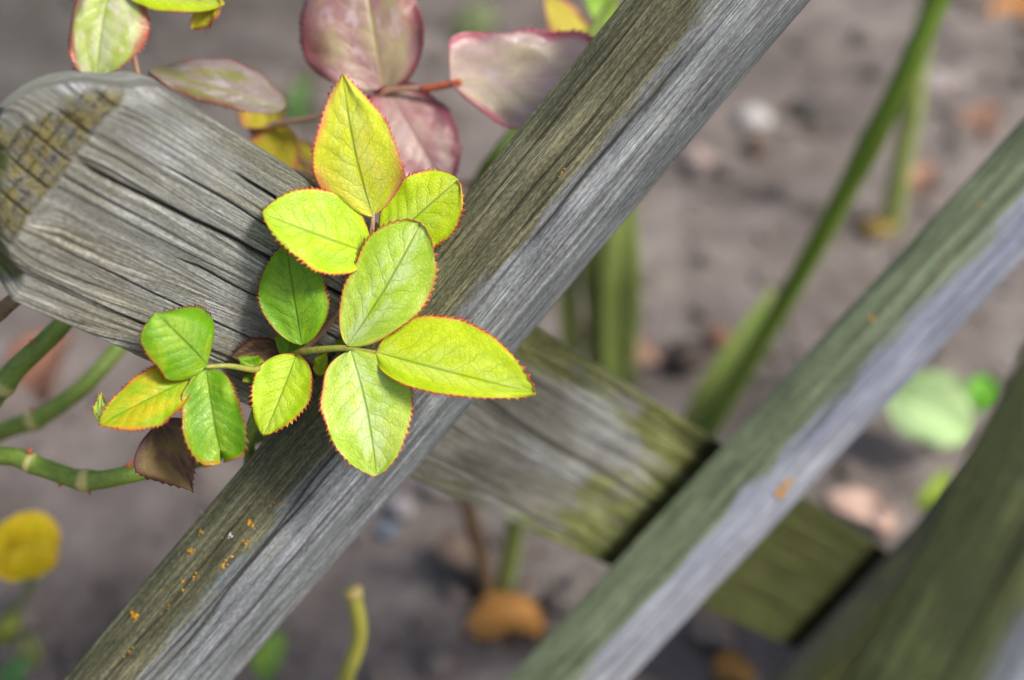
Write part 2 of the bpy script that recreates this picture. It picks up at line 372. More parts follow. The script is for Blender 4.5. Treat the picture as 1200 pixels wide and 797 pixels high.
# ---- crossing back slat with the domed end (flat side to the front)
def back_slat():
    HW = .0478; BD = .034
    a = np.concatenate([-.0307 + .0337 * np.linspace(0, 1, 110) ** 1.3, np.arange(.0036, .24, .0009), np.arange(.24, .98, .0025)])
    ny = 260; y = np.linspace(-1, 1, ny)
    A, Yn = np.meshgrid(a, y, indexing='ij')
    A0 = a[0]
    # domed end: elliptical nose in plan
    EL = np.clip((.003 - A) / .034, 0, .997)
    hw = HW * np.sqrt(1 - EL ** 2) * (1 - .09 * sst(EL, 0, .6)); Yw = Yn * hw
    rho = np.sqrt(EL ** 2 + (Yw / HW) ** 2)
    over = np.maximum(0, EL - .42 - .10 * (fbm(Yw * 60, Yw * 0, 8, 2) - .5) + .05 * np.abs(Yn) ** 2) * .034
    zb = -(np.sqrt(over ** 2 + .002 ** 2) - .002) * 1.12 - .005 * sst(rho, .84, 1.0) * sst(EL, .02, .3)
    zb = zb - .020 * sst(rho + .02 * (fbm(A * 90, Yn * 3, 9, 2) - .5), .76, .95) * sst(-Yn, .15, .5) * sst(EL, .0, .15)
    zb = np.maximum(zb, -.0275)
    endg = sst(over, .0005, .003) * (1 - sst(rho + (fbm(A * 60, Yn * 3, 4, 2) - .5) * .12, .84, .92) * sst(Yn, -.1, .25)) * (1 - sst(rho, .74, .84) * sst(-Yn, .1, .3))
    warp = (fbm(A * 6 + 2, Yn * 2 + 5, 15, 3) - .5) * .018
    sg = Yw + warp * (.5 + .5 * (1 - Yn))
    fl = fbm(A * 5, sg * 300, 25, 2)
    grv = sst(fl, .64, .76); fine = sst(fbm(A * 14, sg * 700, 26, 2), .64, .78)
    zz = -grv * .0008 - fine * .0004 + (fbm(A * 4, sg * 130, 27, 2) - .5) * .0010
    gv = np.maximum(grv * .34, fine * .28)
    body = 1 - endg
    # long drying cracks
    cr = np.zeros_like(A)
    for (y0, sl, b0, b1, wd) in [(.010, .030, -.010, .19, .0009), (.036, -.02, .045, .17, .0006), (-.006, .02, .05, .22, .0004), (-.022, .01, .0, .16, .0003), (.024, .0, .02, .15, .0003), (-.036, .012, .03, .2, .0003)]:
        c = y0 + sl * A + (fbm(A * 25, A * 0 + y0 * 99, 33, 3) - .5) * .003
        e = np.exp(-((Yw - c) / wd) ** 2) * sst(A, b0 - .006, b0 + .01) * (1 - sst(A, b1 - .05, b1))
        cr = np.maximum(cr, e)
    gv = np.maximum(gv * body, cr * body); zz = zz * body - cr * .0032 * body
    # checked end grain: rings one way, drying cracks the other way
    rad = over * .8 + .0016 * fbm(Yn * 3, A * 40, 41, 2)
    ring = sst(np.abs(((rad / .0027) % 1) - .5), .34, .48) * .7
    tang = Yw + .005 * fbm(A * 40, Yn * 2, 43, 2)
    chk = np.maximum(sst(np.abs(((tang / .0125 + .2) % 1) - .5), .43, .5), .55 * sst(np.abs(((tang / .0048) % 1) - .5), .40, .5) * sst(fbm(A * 150, Yn * 14, 47, 2), .45, .6))
    eg = np.maximum(ring * sst(fbm(A * 120, Yn * 9, 45, 2), .30, .5), chk)
    gv = np.maximum(gv, eg * endg); zz = zz - eg * endg * .0026
    zt = zb + zz
    moss = np.full_like(A, .10) + 1.0 * sst(rho, .74, .84) * sst(-Yn, .1, .3) * sst(EL, 0, .15)
    mn = fbm(A * 30, Yn * 3 + 4, 61, 3) - .5
    moss += .34 * sst(Yn, .1, .95) * sst(A, .0, .08) * (1 - sst(A, .12, .22))
    moss += sst(A, .19, .23) * (.62 * sst(Yn + mn * .6, .35, .95) + .42 * sst(-Yn + mn * .5, .75, 1.0))
    moss += .45 * np.exp(-((A - .355) / .02) ** 2 - ((Yn + .1) / .35) ** 2)
    moss += .70 * sst(A + mn * .12 - .02 * Yn, .30, .43) + .5 * sst(A, .40, .5) + .5 * sst(A, .5, .58)  # moss, then shade past the second slat painted in as darker colour
    T = np.stack([A, Yw, zt], -1)
    # rounded back
    nb = 26; th = np.linspace(0, np.pi, nb + 2)[1:-1]
    AB, TH = np.meshgrid(a, th, indexing='ij'); qb = np.clip((.003 - AB) / .034, 0, .997)
    hb = HW * np.sqrt(1 - qb ** 2) * (1 - .09 * sst(qb, 0, .6)); zedge = zt[:, -1:] * (1 - TH / np.pi) + zt[:, :1] * TH / np.pi
    bd = BD * (1 - .1 * qb ** 2)
    yb = hb * np.cos(TH) * 1.0; zbk = zedge - bd * np.sqrt(1 - qb ** 2) * np.sin(TH) ** .8
    zbk = np.maximum(zbk, -BD)
    B = np.stack([AB, yb * (1 + .015 * np.sin(TH)), zbk], -1)
    V = np.concatenate([T, B], 1); nc = ny + nb; na = len(a)
    wcT = np.stack([A, sg, A * 0 + 9], -1); wcB = np.stack([AB, TH * .05 + .2, AB * 0 + 9], -1)
    z0 = np.zeros((na, nb)); m1 = np.full((na, nb), .36)
    F = gridfaces(na, nc, True).tolist() + [list(range(nc)), list(range((na - 1) * nc, na * nc))[::-1]]
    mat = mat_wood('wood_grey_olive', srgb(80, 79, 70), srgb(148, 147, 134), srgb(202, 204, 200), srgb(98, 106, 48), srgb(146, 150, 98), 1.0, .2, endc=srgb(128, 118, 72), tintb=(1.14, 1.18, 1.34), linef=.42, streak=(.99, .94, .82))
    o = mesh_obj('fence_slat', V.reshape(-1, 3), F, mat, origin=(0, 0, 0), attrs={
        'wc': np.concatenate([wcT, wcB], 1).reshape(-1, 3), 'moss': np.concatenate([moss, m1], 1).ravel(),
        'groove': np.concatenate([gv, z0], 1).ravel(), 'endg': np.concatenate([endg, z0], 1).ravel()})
    set_frame(o, F0, P_, R_, N_); ORG[o.name] = F0
    return tag(o, 'broad crossing slat with rounded, cracked end at upper left', 'fence slat', 'half-round slats of the fence')
slatB = back_slat()

# ------------------------------------------------------------------ leaves and stems
def mat_leaf(name, mid, alt, edge, rim, vein, ew=.16, gloss=.42, trans=.3, veinf=.6, spec=.5, blot=None, wax=0.0, cut=(.42, .6), pale=(.74, .80, .30), glow=.0):
    """leaf blade; l = (along 0..1, across -1..1, seed)"""
    N = NT(name); l = N.attr('l', 'Vector'); u, v, sd_ = N.sep(l)
    av = N.ma('ABSOLUTE', v)
    wv_ = N.noise(N.vm(l, (5, 3, 1)), 1, 3); wv2 = N.noise(N.vm(l, (2.2, 1.6, 1), (3, 1, 0)), 1, 2)
    fine = N.noise(N.vm(l, (40, 22, 1)), 1, 4, .6)
    col = N.mix(N.mr(wv2, *cut), mid, alt)
    col = N.mix(N.ma('MULTIPLY', N.mr(fine, .4, .7), .25), col, sc(mid, .6))
    if blot: col = N.mix(N.ma('MULTIPLY', N.mr(wv_, .55, .68), .8), col, blot)
    # pinnate veins
    warp = N.noise(N.vm(l, (9, 5, 1), (1, 2, 0)), 1, 3)
    side = N.ma('MULTIPLY', N.ma('SIGN', v), .21)
    phs = N.ma('ADD', N.ma('SUBTRACT', N.ma('MULTIPLY', u, 7.5), N.ma('MULTIPLY', N.ma('POWER', av, .85), 2.0)), N.ma('ADD', side, N.ma('ADD', N.ma('MULTIPLY', wv_, .9), N.ma('MULTIPLY', warp, .55))))
    fr = N.ma('ABSOLUTE', N.ma('SUBTRACT', N.ma('FRACT', phs), .5))
    lat = N.ma('MULTIPLY', N.mr(fr, .10, .0), N.mr(av, .85, .45, .0, .5))
    netd = N.ma('MINIMUM', N.voro(N.vm(l, (24, 10, 1)), 1, 'DISTANCE_TO_EDGE'), N.voro(N.vm(l, (13, 5, 1)), 1, 'DISTANCE_TO_EDGE'))
    net = N.mr(netd, .10, .0)
    midr = N.mr(av, .045, .012)
    col = N.mix(N.ma('MULTIPLY', N.ma('MULTIPLY', N.mr(av, .75, .12), N.mr(wv_, .36, .6)), glow), col, pale)
    vv = N.ma('MAXIMUM', midr, N.ma('MAXIMUM', lat, N.ma('MULTIPLY', net, .26)))
    col = N.mix(N.ma('MULTIPLY', vv, veinf), col, vein)
    ed = N.ma('ADD', av, N.ma('ADD', N.ma('MULTIPLY', N.ma('SUBTRACT', wv_, .5), ew * 1.2), N.ma('MULTIPLY', N.ma('SUBTRACT', wv2, .5), ew * 2.5)))
    ed = N.ma('ADD', ed, N.mr(u, .9, 1.0, 0, .12))
    col = N.mix(N.mr(ed, 1 - ew, 1.0, 0, .85), col, edge)
    col = N.mix(N.ma('MULTIPLY', N.mr(av, .945, .985, 0, .95), N.mr(warp, .3, .6, .45, 1)), col, rim)
    spd = N.voro(N.vm(l, (17, 8, 1), (5, 3, 0)), 1); spk = N.ma('MULTIPLY', N.mr(spd, .12, .06), N.mr(N.noise(N.vm(l, (6, 3, 1), (8, 8, 0)), 1, 2), .54, .62))
    col = N.mix(N.ma('MULTIPLY', spk, .6), col, (.16, .10, .03))
    N.put(N.b.inputs['Base Color'], col); N.b.inputs['Roughness'].default_value = gloss
    N.b.inputs['Specular IOR Level'].default_value = spec
    if wax: N.b.inputs['Sheen Weight'].default_value = wax; N.b.inputs['Sheen Roughness'].default_value = .4
    h = N.ma('SUBTRACT', N.ma('MULTIPLY', fine, .25), N.ma('ADD', N.ma('MULTIPLY', vv, .8), N.ma('MULTIPLY', N.ma('SUBTRACT', .5, fr), .22)))
    N.put(N.b.inputs['Normal'], N.bump(h, .55, .0007))
    tr = N.n('ShaderNodeBsdfTranslucent'); N.put(tr.inputs[0], col)
    mx = N.n('ShaderNodeMixShader'); mx.inputs[0].default_value = trans
    N.t.links.new(N.b.outputs[0], mx.inputs[1]); N.t.links.new(tr.outputs[0], mx.inputs[2]); N.t.links.new(mx.outputs[0], N.out.inputs[0])
    return N.m

def leaflet(parent, B, T, wl, wr, mat, seed, bow=0.0, fold=.12, p=.42, b=.85, nh=(0, .3, 1), curl=0.0, teeth=24, tamp=.0014,
            side=0.0, notch=0.0, wav=.0026, rollL=0.0, rollR=0.0, twist=0.0, tipbend=0.0, name='leaflet', label=None, thick=.00022, pb2=None):
    """B, T = (u, v, depth) of base and tip; wl / wr half widths in picture pixels at the base's depth"""
    rs = np.random.RandomState(seed)
    Bw, Tw = PX(*B), PX(*T); L = np.linalg.norm(Tw - Bw); x = (Tw - Bw) / L
    n = wv(nh); n = n - x * (n @ x); n /= np.linalg.norm(n); yv = np.cross(n, x)
    ycam = MW.T @ yv; k = 1 / max(.35, math.hypot(ycam[0], ycam[1])) * (B[2] + T[2]) / 2 / FX
    wl, wr = wl * k, wr * k
    per = 5; nr = teeth * per + 1
    u = np.linspace(0, 1, nr)
    cols = np.array([-1, -.955, -.90, -.8, -.68, -.55, -.42, -.30, -.19, -.10, -.04, 0, .04, .10, .19, .30, .42, .55, .68, .8, .90, .955, 1])
    U, Vv = np.meshgrid(u, cols, indexing='ij'); nc = len(cols)
    a = p * b / (1 - p)
    prof = np.clip(U, 1e-6, 1) ** a * np.clip(1 - U, 1e-6, 1) ** b / (p ** a * (1 - p) ** b)
    if pb2:
        p2, b2_ = pb2; a2 = p2 * b2_ / (1 - p2)
        prof2 = np.clip(U, 1e-6, 1) ** a2 * np.clip(1 - U, 1e-6, 1) ** b2_ / (p2 ** a2 * (1 - p2) ** b2_)
        prof = np.where(Vv > 0, prof, prof2)
    W = np.where(Vv > 0, wl, wr) * prof
    # irregular outline
    W = W * (1 + .20 * (fbm(U * 4 + seed, np.sign(Vv) * 3 + 7, seed % 50, 2) - .5))
    U0 = U; U = np.clip(U + .012 * (fbm(U * 9 + seed, np.sign(Vv) * 2 + 3, seed % 37, 2) - .5) * 4 * U * (1 - U), 0, 1)
    ph = (U * teeth + np.where(Vv > 0, .35, 0)) % 1
    tooth = np.where(ph < .8, (ph / .8) ** 1.7, ((1 - ph) / .2) ** 1.2) - .3
    em = (np.abs(Vv) > .97)
    env = sst(U, .12, .26) * (1 - .55 * sst(U, .88, 1))
    amp = tamp * np.stack([np.repeat(.35 + 1.1 * rs.rand(teeth + 1), per)[:nr]] * nc, 1); amp[:, nc // 2:] = tamp * np.repeat(.35 + 1.1 * rs.rand(teeth + 1), per)[:nr, None]
    AW = np.abs(Vv) * W
    lat_ = np.sign(Vv) * (AW + em * tooth * amp * env)
    along = U * L + em * tooth * amp * .9 * env
    along = along + notch * L * np.abs(Vv) ** 1.5 * sst(U, .55, 1)
    sidec = side * 4 * U * (1 - U) * L
    # relief: bow along the length, V fold, rolled margins, quilting between the veins, waviness
    zc = bow * L * 4 * U * (1 - U) + tipbend * L * sst(U, .6, 1) ** 2
    zf = fold * AW
    zr = curl * AW ** 2 / max(wl, wr) + np.where(Vv > 0, rollL, rollR) * np.abs(Vv) ** 5 * W
    frv = (U * 7.5 - np.abs(Vv) ** .85 * 2.0 + .21 * np.sign(Vv) + .5 * .55) % 1
    quilt = (np.abs(np.sin(frv * math.pi))) * .00030 * np.minimum(1, np.abs(Vv) * 4) * (1 - np.abs(Vv) ** 4) * env * -1
    zw = wav * (fbm(U * 3.2 + seed * 3, Vv * 1.8 + 9, (seed * 7) % 90, 2) - .5) * 2 * np.abs(Vv) ** 1.3
    z = zc + zf + zr - quilt + zw
    tw = twist * U * lat_
    V = Bw + x * along[..., None] + yv * (lat_ + sidec)[..., None] + n * (z + tw)[..., None]
    V = V.reshape(-1, 3)
    F = gridfaces(nr, nc)
    o = mesh_obj(name, V, F, mat, parent, origin=Bw, attrs={'l': np.stack([U, Vv, U * 0 + seed * 1.7], -1).reshape(-1, 3)})
    sm = o.modifiers.new('thickness', 'SOLIDIFY'); sm.thickness = thick; sm.offset = 0
    if label: o['label'] = label
    return o

def spline(pts, n=14):
    P = np.array(pts, float); out = []
    Q = np.vstack([2 * P[0] - P[1], P, 2 * P[-1] - P[-2]])
    for i in range(1, len(Q) - 2):
        for t in np.linspace(0, 1, n, endpoint=False):
            a, b_, c, d = Q[i - 1], Q[i], Q[i + 1], Q[i + 2]
            out.append(.5 * (2 * b_ + (c - a) * t + (2 * a - 5 * b_ + 4 * c - d) * t * t + (3 * b_ - a - 3 * c + d) * t ** 3))
    out.append(Q[-2]); return np.array(out)
def tube(name, pts, rad, mat, parent=None, seg=12, n=14, origin=None, knots=(), taper_end=True):
    """pts: world points; rad: radius per point; knots: (fraction, gain, width) swellings at nodes"""
    S = spline(np.column_stack([np.array(pts), np.array(rad)]), n); C, r = S[:, :3], S[:, 3]
    f = np.linspace(0, 1, len(C))
    for (q, g_, w_) in knots: r = r * (1 + g_ * np.exp(-((f - q) / w_) ** 2))
    T = np.gradient(C, axis=0); T /= np.linalg.norm(T, axis=1)[:, None]
    ref = np.array([.2, .3, .93]); V = []
    for i in range(len(C)):
        a = np.cross(T[i], ref); a /= np.linalg.norm(a); b_ = np.cross(T[i], a)
        q = np.linspace(0, 2 * np.pi, seg, endpoint=False)
        V.append(C[i] + r[i] * (np.cos(q)[:, None] * a + np.sin(q)[:, None] * b_))
    V = np.concatenate(V); nn = len(C); kn = np.zeros(nn)
    for (q, g_, w_) in knots: kn = np.maximum(kn, np.exp(-((f - q) / (w_ * .8)) ** 2))
    F = gridfaces(nn, seg, True).tolist() + [list(range(seg))[::-1], list(range((nn - 1) * seg, nn * seg))]
    ff = np.repeat(f, seg); an = np.tile(np.linspace(-1, 1, seg), nn)
    return mesh_obj(name, V, F, mat, parent, origin=np.array(pts[0]) if origin is None else origin,
                    attrs={'l': np.stack([ff, an, ff * 0], -1), 'knot': np.repeat(kn, seg)})

def mat_stem(name, c1, c2, node=None, rough=.45):
    N = NT(name); o = N.obj(); l = N.attr('l', 'Vector')
    f = N.noise(N.vm(l, (9, 2, 1)), 1, 4, .6); f2 = N.noise(o, 500, 3, .6)
    col = N.mix(N.mr(f, .35, .65), c1, c2); col = N.mix(N.ma('MULTIPLY', N.mr(f2, .45, .7), .35), col, sc(c1, .55))
    if node: col = N.mix(N.mr(N.ma('ADD', N.attr('knot'), N.ma('MULTIPLY', N.ma('SUBTRACT', f2, .5), .6)), .25, .9, 0, .9), col, node)
    N.put(N.b.inputs['Base Color'], col); N.b.inputs['Roughness'].default_value = rough
    N.put(N.b.inputs['Normal'], N.bump(N.ma('ADD', f2, N.noise(o, 170, 3, .6)), .6, .0009))
    return N.m

LIME = mat_leaf('leaf_lime', (.46, .70, .008), (.58, .78, .012), (.85, .46, .03), (.50, .035, .045), (.13, .28, .008), .10, .42, .30, .6, .5, pale=(.70, .84, .14), glow=.4)
YEL = mat_leaf('leaf_yellow', (.77, .83, .04), (.83, .78, .07), (.88, .38, .14), (.68, .06, .13), (.20, .32, .02), .30, .42, .30, .75, .5, pale=(.82, .90, .24), glow=.6)
LIME2 = mat_leaf('leaf_bright_lime', (.58, .78, .008), (.71, .85, .02), (.86, .48, .04), (.54, .04, .06), (.16, .32, .008), .12, .40, .30, .6, .5, pale=(.80, .90, .22), glow=.5)
GREEN = mat_leaf('leaf_green', (.19, .44, .008), (.28, .54, .008), (.50, .34, .02), (.42, .05, .03), (.05, .15, .006), .06, .40, .3, .65, .5, pale=(.36, .58, .06), glow=.3)
MIDG = mat_leaf('leaf_mid_green', (.20, .46, .006), (.33, .56, .008), (.60, .32, .02), (.26, .02, .02), (.06, .19, .006), .11, .36, .3, .7, .6, pale=(.50, .72, .12), glow=.35)
YORG = mat_leaf('leaf_yellow_orange', (.42, .60, .008), (.72, .62, .01), (.85, .34, .015), (.44, .03, .03), (.12, .28, .008), .26, .40, .3, .6, .5)
PALE = mat_leaf('leaf_pale_lime', (.53, .76, .04), (.66, .83, .12), (.85, .46, .05), (.50, .05, .07), (.15, .33, .02), .10, .36, .28, .65, .7, pale=(.76, .90, .42), glow=.8)
BROWN = mat_leaf('leaf_maroon_underside', (.10, .042, .036), (.20, .13, .04), (.10, .025, .03), (.12, .015, .02), (.22, .16, .06), .18, .6, .2, .6)
PURP = mat_leaf('leaf_mauve', (.36, .18, .19), (.44, .35, .20), (.28, .05, .08), (.22, .03, .06), (.42, .36, .12), .38, .34, .15, .75, .7, blot=(.60, .44, .47))
OLIV = mat_leaf('leaf_olive_mauve', (.26, .20, .19), (.18, .19, .025), (.24, .09, .06), (.30, .05, .06), (.30, .28, .08), .25, .32, .15, .6, .7, blot=(.42, .37, .40))
MAUV = mat_leaf('leaf_rose_mauve', (.42, .19, .20), (.50, .34, .28), (.36, .06, .11), (.28, .04, .08), (.34, .22, .2), .4, .36, .15, .5, .7, blot=(.40, .30, .32))
PINK = mat_leaf('leaf_pink', (.52, .37, .34), (.58, .48, .33), (.55, .10, .18), (.5, .06, .12), (.62, .55, .32), .32, .36, .15, .5, .7, blot=(.54, .42, .46))
PGRN = mat_leaf('leaf_green_pink', (.42, .50, .10), (.58, .60, .34), (.44, .10, .04), (.42, .02, .07), (.34, .52, .06), .30, .34, .2, .7, .7, blot=(.68, .58, .52))
BLUR = mat_leaf('leaf_orange_yellow', (.66, .56, .04), (.62, .52, .03), (.75, .28, .12), (.6, .15, .12), (.5, .5, .05), .4, .4, .3, .4)
RACH = mat_stem('rachis', (.24, .32, .04), (.36, .30, .06))
RRED = mat_stem('rachis_red', (.42, .07, .05), (.50, .16, .05))
RPNK = mat_stem('rachis_pink', (.40, .20, .16), (.42, .27, .14))
CANE = mat_stem('cane', (.13, .21, .022), (.22, .32, .045), node=(.55, .50, .18))
CANE2 = mat_stem('cane_yellow', (.46, .46, .07), (.55, .52, .10), node=(.55, .42, .15))
TWIG = mat_stem('brown_twig', (.17, .10, .05), (.26, .17, .09), rough=.8)
SGRN = mat_stem('stem_dark_green', (.14, .25, .02), (.20, .32, .03))
STRP = mat_stem('strap_green', (.13, .18, .04), (.20, .24, .07))
SPAL = mat_stem('stem_pale_green', (.22, .33, .06), (.33, .38, .12))

# ---- foreground rose shoot
base = FN(.16, -.72, .004)
shoot = thing('rose_shoot', base, 'bright lime rose shoot with red-edged leaflets in front of the fence', 'rose')
tube('stem', [base, FN(.165, -.4, .004), FN(.155, -.12, .004), FN(.128, -.055, .0045), FN(.112, -.024, .006)], [.0035, .0032, .0028, .0026, .002], CANE, shoot)
nodep = FN(.112, -.024, .006)
A = tube('leaf_stalk', [nodep, PX(347, 414, .566), PX(372, 410, .557), PX(403, 408, .552), PX(424, 411, .550), PX(447, 414, .549)], [.0017, .0016, .0014, .0013, .0010, .0008], RACH, shoot)
leaflet(A, (441, 413, .549), (628, 461, .535), 60, 34, LIME2, 11, bow=.03, fold=.22, p=.40, b=.88, nh=(0, .45, 1), side=-.02, curl=-.05)
leaflet(A, (407, 405, .551), (493, 261, .546), 50, 50, PALE, 12, bow=.04, fold=.10, p=.56, b=.55, nh=(.15, .5, 1), side=-.03, curl=-.12)
leaflet(A, (411, 411, .550), (441, 558, .545), 54, 52, PALE, 13, bow=.05, fold=.12, p=.44, b=.72, nh=(0, .35, 1), side=.03, tipbend=-.04, wav=.0025)
leaflet(A, (354, 404, .560), (336, 286, .556), 38, 40, GREEN, 14, bow=.04, fold=.10, p=.48, b=.7, nh=(-.1, .1, 1))
leaflet(A, (347, 416, .562), (309, 511, .552), 36, 34, LIME, 15, bow=.04, fold=.14, p=.44, b=.72, nh=(0, .3, 1), side=.02, teeth=20)
Bq = tube('leaf_stalk', [nodep + N_ * .002, PX(372, 395, .568), PX(415, 335, .564), PX(431, 295, .560), PX(436, 268, .557), PX(437, 250, .556)], [.0016, .0014, .0013, .0012, .0010, .0008], RPNK, shoot)
leaflet(Bq, (437, 253, .556), (402, 86, .532), 53, 51, YEL, 16, bow=.04, fold=.10, p=.40, b=1.05, nh=(.05, .25, 1), side=.03, wav=.0045, teeth=30)
leaflet(Bq, (434, 297, .556), (307, 250, .534), 42, 56, LIME, 17, bow=.04, fold=.10, p=.46, b=.72, nh=(0, .38, 1), side=.03)
leaflet(Bq, (447, 292, .560), (537, 211, .552), 44, 47, LIME2, 18, bow=.03, fold=.10, p=.55, b=.58, nh=(.1, .3, 1))
Cq = tube('leaf_stalk', [nodep + N_ * .001, PX(318, 424, .566), PX(300, 433, .556), PX(268, 429, .546), PX(240, 430, .541)], [.0017, .0016, .0014, .0011, .0009], RACH, shoot)
leaflet(Cq, (243, 427, .541), (182, 366, .526), 45, 46, MIDG, 19, bow=.06, fold=.05, p=.45, b=.36, pb2=(.40, 1.5), nh=(0, .35, 1), curl=-.2, rollR=-.6, teeth=22)
leaflet(Cq, (222, 444, .541), (116, 498, .530), 36, 32, YORG, 20, bow=.05, fold=.12, p=.40, b=.85, nh=(0, .45, 1), side=.02)
leaflet(Cq, (242, 434, .541), (257, 527, .535), 36, 35, MIDG, 21, bow=.05, fold=.26, p=.64, b=.22, nh=(0, .25, 1), notch=.17, teeth=18, tipbend=-.05)
# narrow stipules and a young leaf behind the stalks
leaflet(Cq, (322, 438, .565), (278, 420, .556), 9, 10, MIDG, 31, fold=.3, p=.5, b=.8, teeth=6, tamp=.0004, name='stipule')
leaflet(Cq, (318, 436, .566), (284, 447, .558), 8, 8, MIDG, 32, fold=.3, p=.5, b=.8, teeth=6, tamp=.0004, name='stipule')
leaflet(A, (337, 420, .569), (345, 380, .572), 17, 14, GREEN, 33, fold=.3, p=.45, b=.8, teeth=8, tamp=.0003, name='stipule')
leaflet(A, (372, 440, .572), (382, 415, .566), 10, 8, LIME, 34, fold=.3, p=.5, b=.7, teeth=6, tamp=.0003, name='stipule')
leaflet(A, (396, 408, .566), (402, 398, .560), 6, 5, GREEN, 35, fold=.3, teeth=5, tamp=.0002, name='stipule')
leaflet(Cq, (330, 405, .574), (272, 418, .572), 22, 14, BROWN, 36, fold=.2, p=.45, b=.8, teeth=14, nh=(0, .2, 1), label='dark maroon leaflet in the shade')
# older leaflet hanging behind and the small pale tip beside it
leaflet(Cq, (188, 492, .562), (227, 578, .560), 30, 46, BROWN, 22, tamp=.0006, bow=.04, fold=.25, p=.30, b=1.5, pb2=(.42, 1.5), nh=(.25, .1, 1), side=.0, teeth=16, label='dull maroon leaflet hanging underside out')
leaflet(Cq, (118, 494, .552), (119, 459, .550), 8, 9, PALE, 37, fold=.3, p=.35, b=.9, teeth=7, tamp=.0007, label='small pale leaf tip')

# ---- rose growing behind the fence (mauve and pink leaves)
b2 = GR(470, 330)
rose2 = thing('rose_bush', b2, 'rose with mauve and pink older leaves behind the fence, upper left', 'rose')
hid = PX(560, 215, .80)
tube('stem', [b2, b2 * .55 + hid * .45 + np.array([.03, .02, .0]), hid, PX(640, 110, .80), PX(720, 0, .80), PX(760, -80, .79)], [.005, .0045, .004, .0035, .003, .002], CANE, rose2)
D = tube('leaf_stalk', [PX(560, 215, .80), PX(400, 205, .74), PX(300, 158, .70), PX(318, 147, .69), PX(380, 135, .672), PX(455, 107, .66), PX(500, 103, .655), PX(538, 97, .65)], [.0016, .0016, .0016, .0016, .0015, .0014, .0013, .0012], RPNK, rose2)
tube('petiole', [PX(495, 104, .655), PX(515, 101, .652), PX(540, 96, .648)], [.0018, .0018, .0016], RRED, rose2)
leaflet(D, (450, 106, .662), (420, -75, .655), 84, 62, PURP, 41, bow=.05, fold=.15, p=.38, b=.75, nh=(-.05, .2, 1), wav=.010, curl=-.25, label='large mauve leaflet at the top')
leaflet(D, (453, 104, .664), (520, 220, .655), 47, 50, MAUV, 42, bow=.06, fold=.15, p=.50, b=.45, nh=(.1, .15, 1), wav=.008, label='mauve leaflet behind the lime leaf')
leaflet(D, (528, 97, .652), (730, 84, .650), 56, 62, PINK, 43, bow=-.02, fold=.12, p=.30, b=.28, pb2=(.5, .75), nh=(0, .3, 1), wav=.012, side=.0, label='pink leaflet touching the slat')
leaflet(D, (335, 148, .692), (312, 215, .70), 30, 34, BLUR, 44, fold=.1, p=.45, b=.6, nh=(0, .3, 1))
leaflet(D, (318, 150, .69), (300, 105, .70), 30, 26, BLUR, 45, fold=.1, p=.45, b=.6, nh=(0, .3, 1))
leaflet(D, (356, 165, .74), (350, 228, .74), 22, 22, BLUR, 46, fold=.1, p=.45, b=.6, nh=(0, .3, 1))
E_ = tube('leaf_stalk', [PX(400, 205, .74), PX(240, 190, .68), PX(168, 120, .640), PX(161, 85, .632), PX(152, 40, .63), PX(143, -10, .628)], [.0015, .0015, .0012, .0011, .001, .001], RPNK, rose2)
leaflet(E_, (130, -22, .628), (112, 100, .618), 52, 38, PGRN, 47, bow=.06, fold=.18, p=.48, b=.50, nh=(0, .25, 1), wav=.008, rollL=.0, label='cream and pink leaflet above the slat end')
leaflet(E_, (146, -14, .628), (262, 4, .612), 18, 20, LIME2, 48, bow=-.03, fold=.05, p=.45, b=.6, nh=(0, .8, 1), label='lime leaflet cut by the top edge')
leaflet(E_, (258, -2, .614), (226, 34, .62), 18, 16, BLUR, 49, fold=.2, p=.35, b=.9, nh=(0, .3, 1))
leaflet(E_, (334, 128, .650), (174, 84, .640), 22, 40, OLIV, 50, bow=.05, fold=-.25, p=.42, b=.62, nh=(0, .55, 1), rollL=-.2, wav=.007, label='folded olive and mauve leaflet')
leaflet(rose2, (690, 62, .80), (640, -6, .80), 22, 20, BLUR, 51, fold=.1, nh=(0, .3, 1))
leaflet(rose2, (712, 30, .80), (694, -40, .80), 20, 18, MIDG, 52, fold=.1, nh=(0, .3, 1))

# ---- canes at the left
def cane(path, rad, knots, label, mat=CANE, thorns=()):
    P = [PX(*q) for q in path]
    t = thing('rose_cane', P[0], label, 'rose cane', 'bare green rose canes at the left')
    tube('stem', P, rad, mat, t, seg=14, n=18, knots=knots)
    for (u, v, d, du, dv) in thorns:
        c = PX(u, v, d); tip = PX(u + du, v + dv, d - .002)
        x = tip - c; h = np.linalg.norm(x); x /= h; e1 = np.cross(x, [.1, .9, .4]); e1 /= np.linalg.norm(e1); e2 = np.cross(x, e1)
        q = np.linspace(0, 6.283, 8, endpoint=False)
        V = np.vstack([c + (np.cos(q)[:, None] * e1 * .0016 + np.sin(q)[:, None] * e2 * .0009), [tip]])
        mesh_obj('thorn', V, [[i, (i + 1) % 8, 8] for i in range(8)], RRED, t, origin=c)
    return t
cane([(-120, 640, .66), (-30, 500, .64), (12, 440, .63), (75, 378, .63), (150, 290, .66), (190, 220, .70)], [.0050, .005, .0048, .0042, .004, .004], [(.36, .28, .028)], thorns=[(40, 404, .624, -6, -7), (-4, 470, .63, -7, -5)], label='thick green cane running up behind the slat end, uppermost of the three')
cane([(-110, 580, .75), (-10, 512, .73), (45, 490, .72), (95, 455, .72), (135, 412, .73), (200, 330, .76)], [.0048, .0048, .0046, .0044, .0042, .004], [(.38, .32, .028)], 'green cane with a pale swollen joint, middle of the three', thorns=[(38, 482, .71, -2, -8)])
